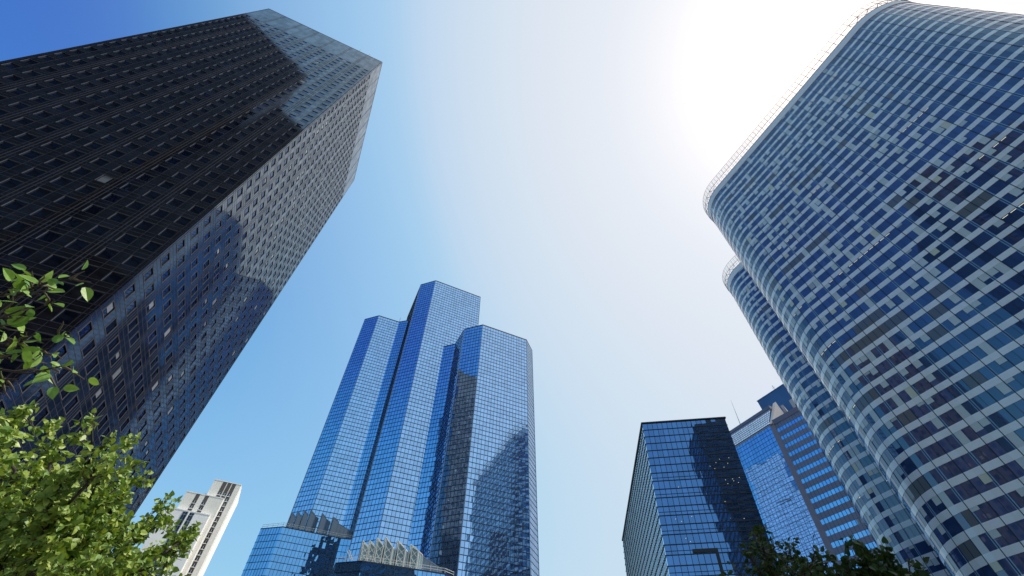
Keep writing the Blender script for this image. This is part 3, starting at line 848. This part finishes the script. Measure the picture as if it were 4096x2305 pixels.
HEART = [(0, 0), (.30, -.16), (.52, .10), (.50, .42), (.28, .78), (0, 1.08)]
OVAL = [(0, 0), (.22, .10), (.34, .38), (.30, .66), (.14, .92), (0, 1.08)]
def add_leaf(mb, p, d, nrm, L, shape, curl):
    """one leaf blade folded along its midrib, curling down to its tip"""
    d = d.normalized(); x = d.cross(nrm)
    if x.length < 1e-3: x = d.orthogonal()
    x.normalize(); nn = x.cross(d)
    n = len(mb.v); fold = U(.10, .45)
    def P(a, b): return tuple(p + x * (a * L) + d * (b * L) + nn * (abs(a) * fold * L - curl * b * b * L))
    k = len(shape)
    for a, b in shape: mb.v.append(P(a, b))
    for a, b in shape[1:-1]: mb.v.append(P(-a, b))
    mb.v.append(P(0, .45)); c = n + len(shape) + k - 2
    mid = c
    r = [n + i for i in range(k)]; l = [n] + [n + k + i for i in range(k - 2)] + [n + k - 1]
    for i in range(k - 1):
        mb.f.append((mid, r[i], r[i + 1])); mb.m.append(0); mb.f.append((mid, l[i + 1], l[i])); mb.m.append(0)

def ray(px, py, dist):
    """point at a distance along a line of sight (pixels of the 2576 wide view), relative to the ground"""
    s = 4096 / 2576
    return EYE + (CAM_R @ Vector((px * s - CX, CY - py * s, -F_PX))).normalized() * dist

def rdir(): 
    while True:
        v = Vector((U(-1, 1), U(-1, 1), U(-1, 1)))
        if .05 < v.length < 1: return v.normalized()

def wander(a, b, n, amp):
    pts = []
    for k in range(n + 1):
        p = a.lerp(b, k / n)
        if 0 < k < n: p = p + rdir() * amp * (b - a).length / n
        elif k == n: pass
        pts.append(p)
    return pts

def tree(name, label, base, fork, tips, shape, leaf, leafm, per_m, spread, twig_len, tw_per_m, trunk_r=.09, limb_r=.03, sag=.2, group=None, up=.5):
    root = bpy.data.objects.new(name, None); sc.collection.objects.link(root); root.location = base
    tag(root, label, 'tree', group)
    B = Vector(base)
    tr, lm, tw, cr = MB(), MB(), MB(), MB()
    trunk = wander(Vector(base), Vector(fork), 6, .25)
    tr.tube(trunk, [trunk_r * (1.15 - .07 * k) for k in range(len(trunk))], 9)
    for tip, start in tips:
        s = Vector(fork).lerp(Vector(base), start)
        n = 7; pts = wander(s, Vector(tip), n, .35)
        lm.tube(pts, [limb_r * (1 - .85 * k / n) + .002 for k in range(n + 1)], 6)
        length = sum((b - a).length for a, b in zip(pts, pts[1:]))
        nt = int(length * tw_per_m)
        for q in range(nt):
            t = U(.18, 1.0) ** .8 * n; i = min(int(t), n - 1)
            p = pts[i].lerp(pts[i + 1], t - i); ax = (pts[i + 1] - pts[i]).normalized()
            d = (ax * U(.3, 1.0) + rdir() * spread + Vector((0, 0, U(-.1, .35)))).normalized()
            tl = twig_len * U(.5, 1.15) * (1.05 - .45 * t / n)
            e = p + d * tl + Vector((0, 0, -sag * tl * U(.2, 1)))
            tp = wander(p, e, 3, .22)
            tw.tube(tp, [.006, .0045, .003, .0015], 4)
            nl = max(2, int(tl * per_m))
            for j in range(nl):
                tt = U(.12, 1.0) * 3; k = min(int(tt), 2)
                o = tp[k].lerp(tp[k + 1], tt - k)
                pet = (rdir() + d * .5 + Vector((0, 0, -.15))).normalized()
                lp = o + pet * leaf * U(.25, .6)
                dd = (pet + Vector((0, 0, U(-.8, .1))) + d * .2).normalized()
                nn = (Vector((.55, .05, up)) + rdir() * .8).normalized()
                add_leaf(cr, lp, dd, nn, leaf * U(.6, 1.15), shape, U(-.05, .3))
    T = lambda mb, nm, m, sm=True: mb.build(nm, m, root, B, sm)
    T(tr, 'trunk', M['bark']); T(lm, 'limbs', M['bark']); T(tw, 'twigs', M['twig'])
    o = T(cr, 'crown', leafm, False)
    return root

random.seed(21)
tips = [(60, 1015), (150, 1045), (245, 1055), (330, 1110), (372, 1145), (250, 1150), (130, 1120), (30, 1080), (300, 1210), (430, 1255), (505, 1305), (400, 1300), (330, 1290),
        (230, 1240), (120, 1200), (20, 1180), (455, 1425), (400, 1400), (330, 1370), (240, 1330), (140, 1300), (50, 1270), (420, 1470), (300, 1440), (200, 1410), (90, 1370), (0, 1350), (-60, 1120), (-80, 1250), (-40, 1050), (470, 1330), (360, 1180)]
fork = ray(40, 1560, 5.2)
base = Vector((fork.x - .35, fork.y + .15, 0))
tree('leafy_tree', 'sunlit lime green leafy tree filling the lower left corner before the granite tower', base, fork,
     [(ray(x - 14 + U(-8, 8), y + 24 + U(-6, 6), U(4.5, 6.3)), U(-.05, .25)) for x, y in tips], HEART, .043, M['leaf_lime'], 84, .75, .31, 26, trunk_r=.10, limb_r=.028)
# branches of a second tree, reaching in over the camera's left
random.seed(33)
fork = ray(-330, 900, 3.0); base = Vector((fork.x - .5, fork.y - .2, 0))
btips = [(195, 700), (140, 755), (178, 830), (160, 920), (45, 955), (120, 880), (60, 705), (80, 770), (20, 900), (90, 840), (30, 800)]
tree('overhanging_tree', 'bright green branches with oval leaves reaching in from the left edge, above the lime tree', base, fork,
     [(ray(x, y, U(2.3, 2.7)), 0) for x, y in btips], OVAL, .055, M['leaf_fresh'], 20, .45, .17, 14, trunk_r=.07, limb_r=.007, sag=.5)
# shaded trees at the lower right
random.seed(44)
t1 = [(1945, 1368), (1985, 1372), (1905, 1345), (1880, 1395), (2050, 1388), (2015, 1400), (1940, 1415), (1850, 1430), (1990, 1430), (2085, 1410), (1895, 1335), (1830, 1450), (1965, 1395), (2040, 1420), (2070, 1440), (1910, 1440), (1870, 1455), (2000, 1450), (1950, 1460), (2100, 1450), (2030, 1465)]
fork = ray(1985, 1560, 7.0); base = Vector((fork.x, fork.y + .2, 0))
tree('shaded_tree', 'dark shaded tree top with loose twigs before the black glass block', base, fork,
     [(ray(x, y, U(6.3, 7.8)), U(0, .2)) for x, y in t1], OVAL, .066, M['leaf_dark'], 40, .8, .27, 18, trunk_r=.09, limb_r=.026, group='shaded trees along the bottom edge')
random.seed(45)
t2 = [(2150, 1362), (2168, 1372), (2125, 1405), (2200, 1398), (2245, 1402), (2285, 1412), (2315, 1440), (2180, 1420), (2240, 1440), (2130, 1435), (2080, 1435), (2200, 1450), (2290, 1455), (2100, 1425), (2160, 1450), (2220, 1425), (2265, 1435), (2060, 1450), (2110, 1462), (2330, 1462), (2180, 1465)]
fork = ray(2190, 1570, 7.4); base = Vector((fork.x, fork.y + .2, 0))
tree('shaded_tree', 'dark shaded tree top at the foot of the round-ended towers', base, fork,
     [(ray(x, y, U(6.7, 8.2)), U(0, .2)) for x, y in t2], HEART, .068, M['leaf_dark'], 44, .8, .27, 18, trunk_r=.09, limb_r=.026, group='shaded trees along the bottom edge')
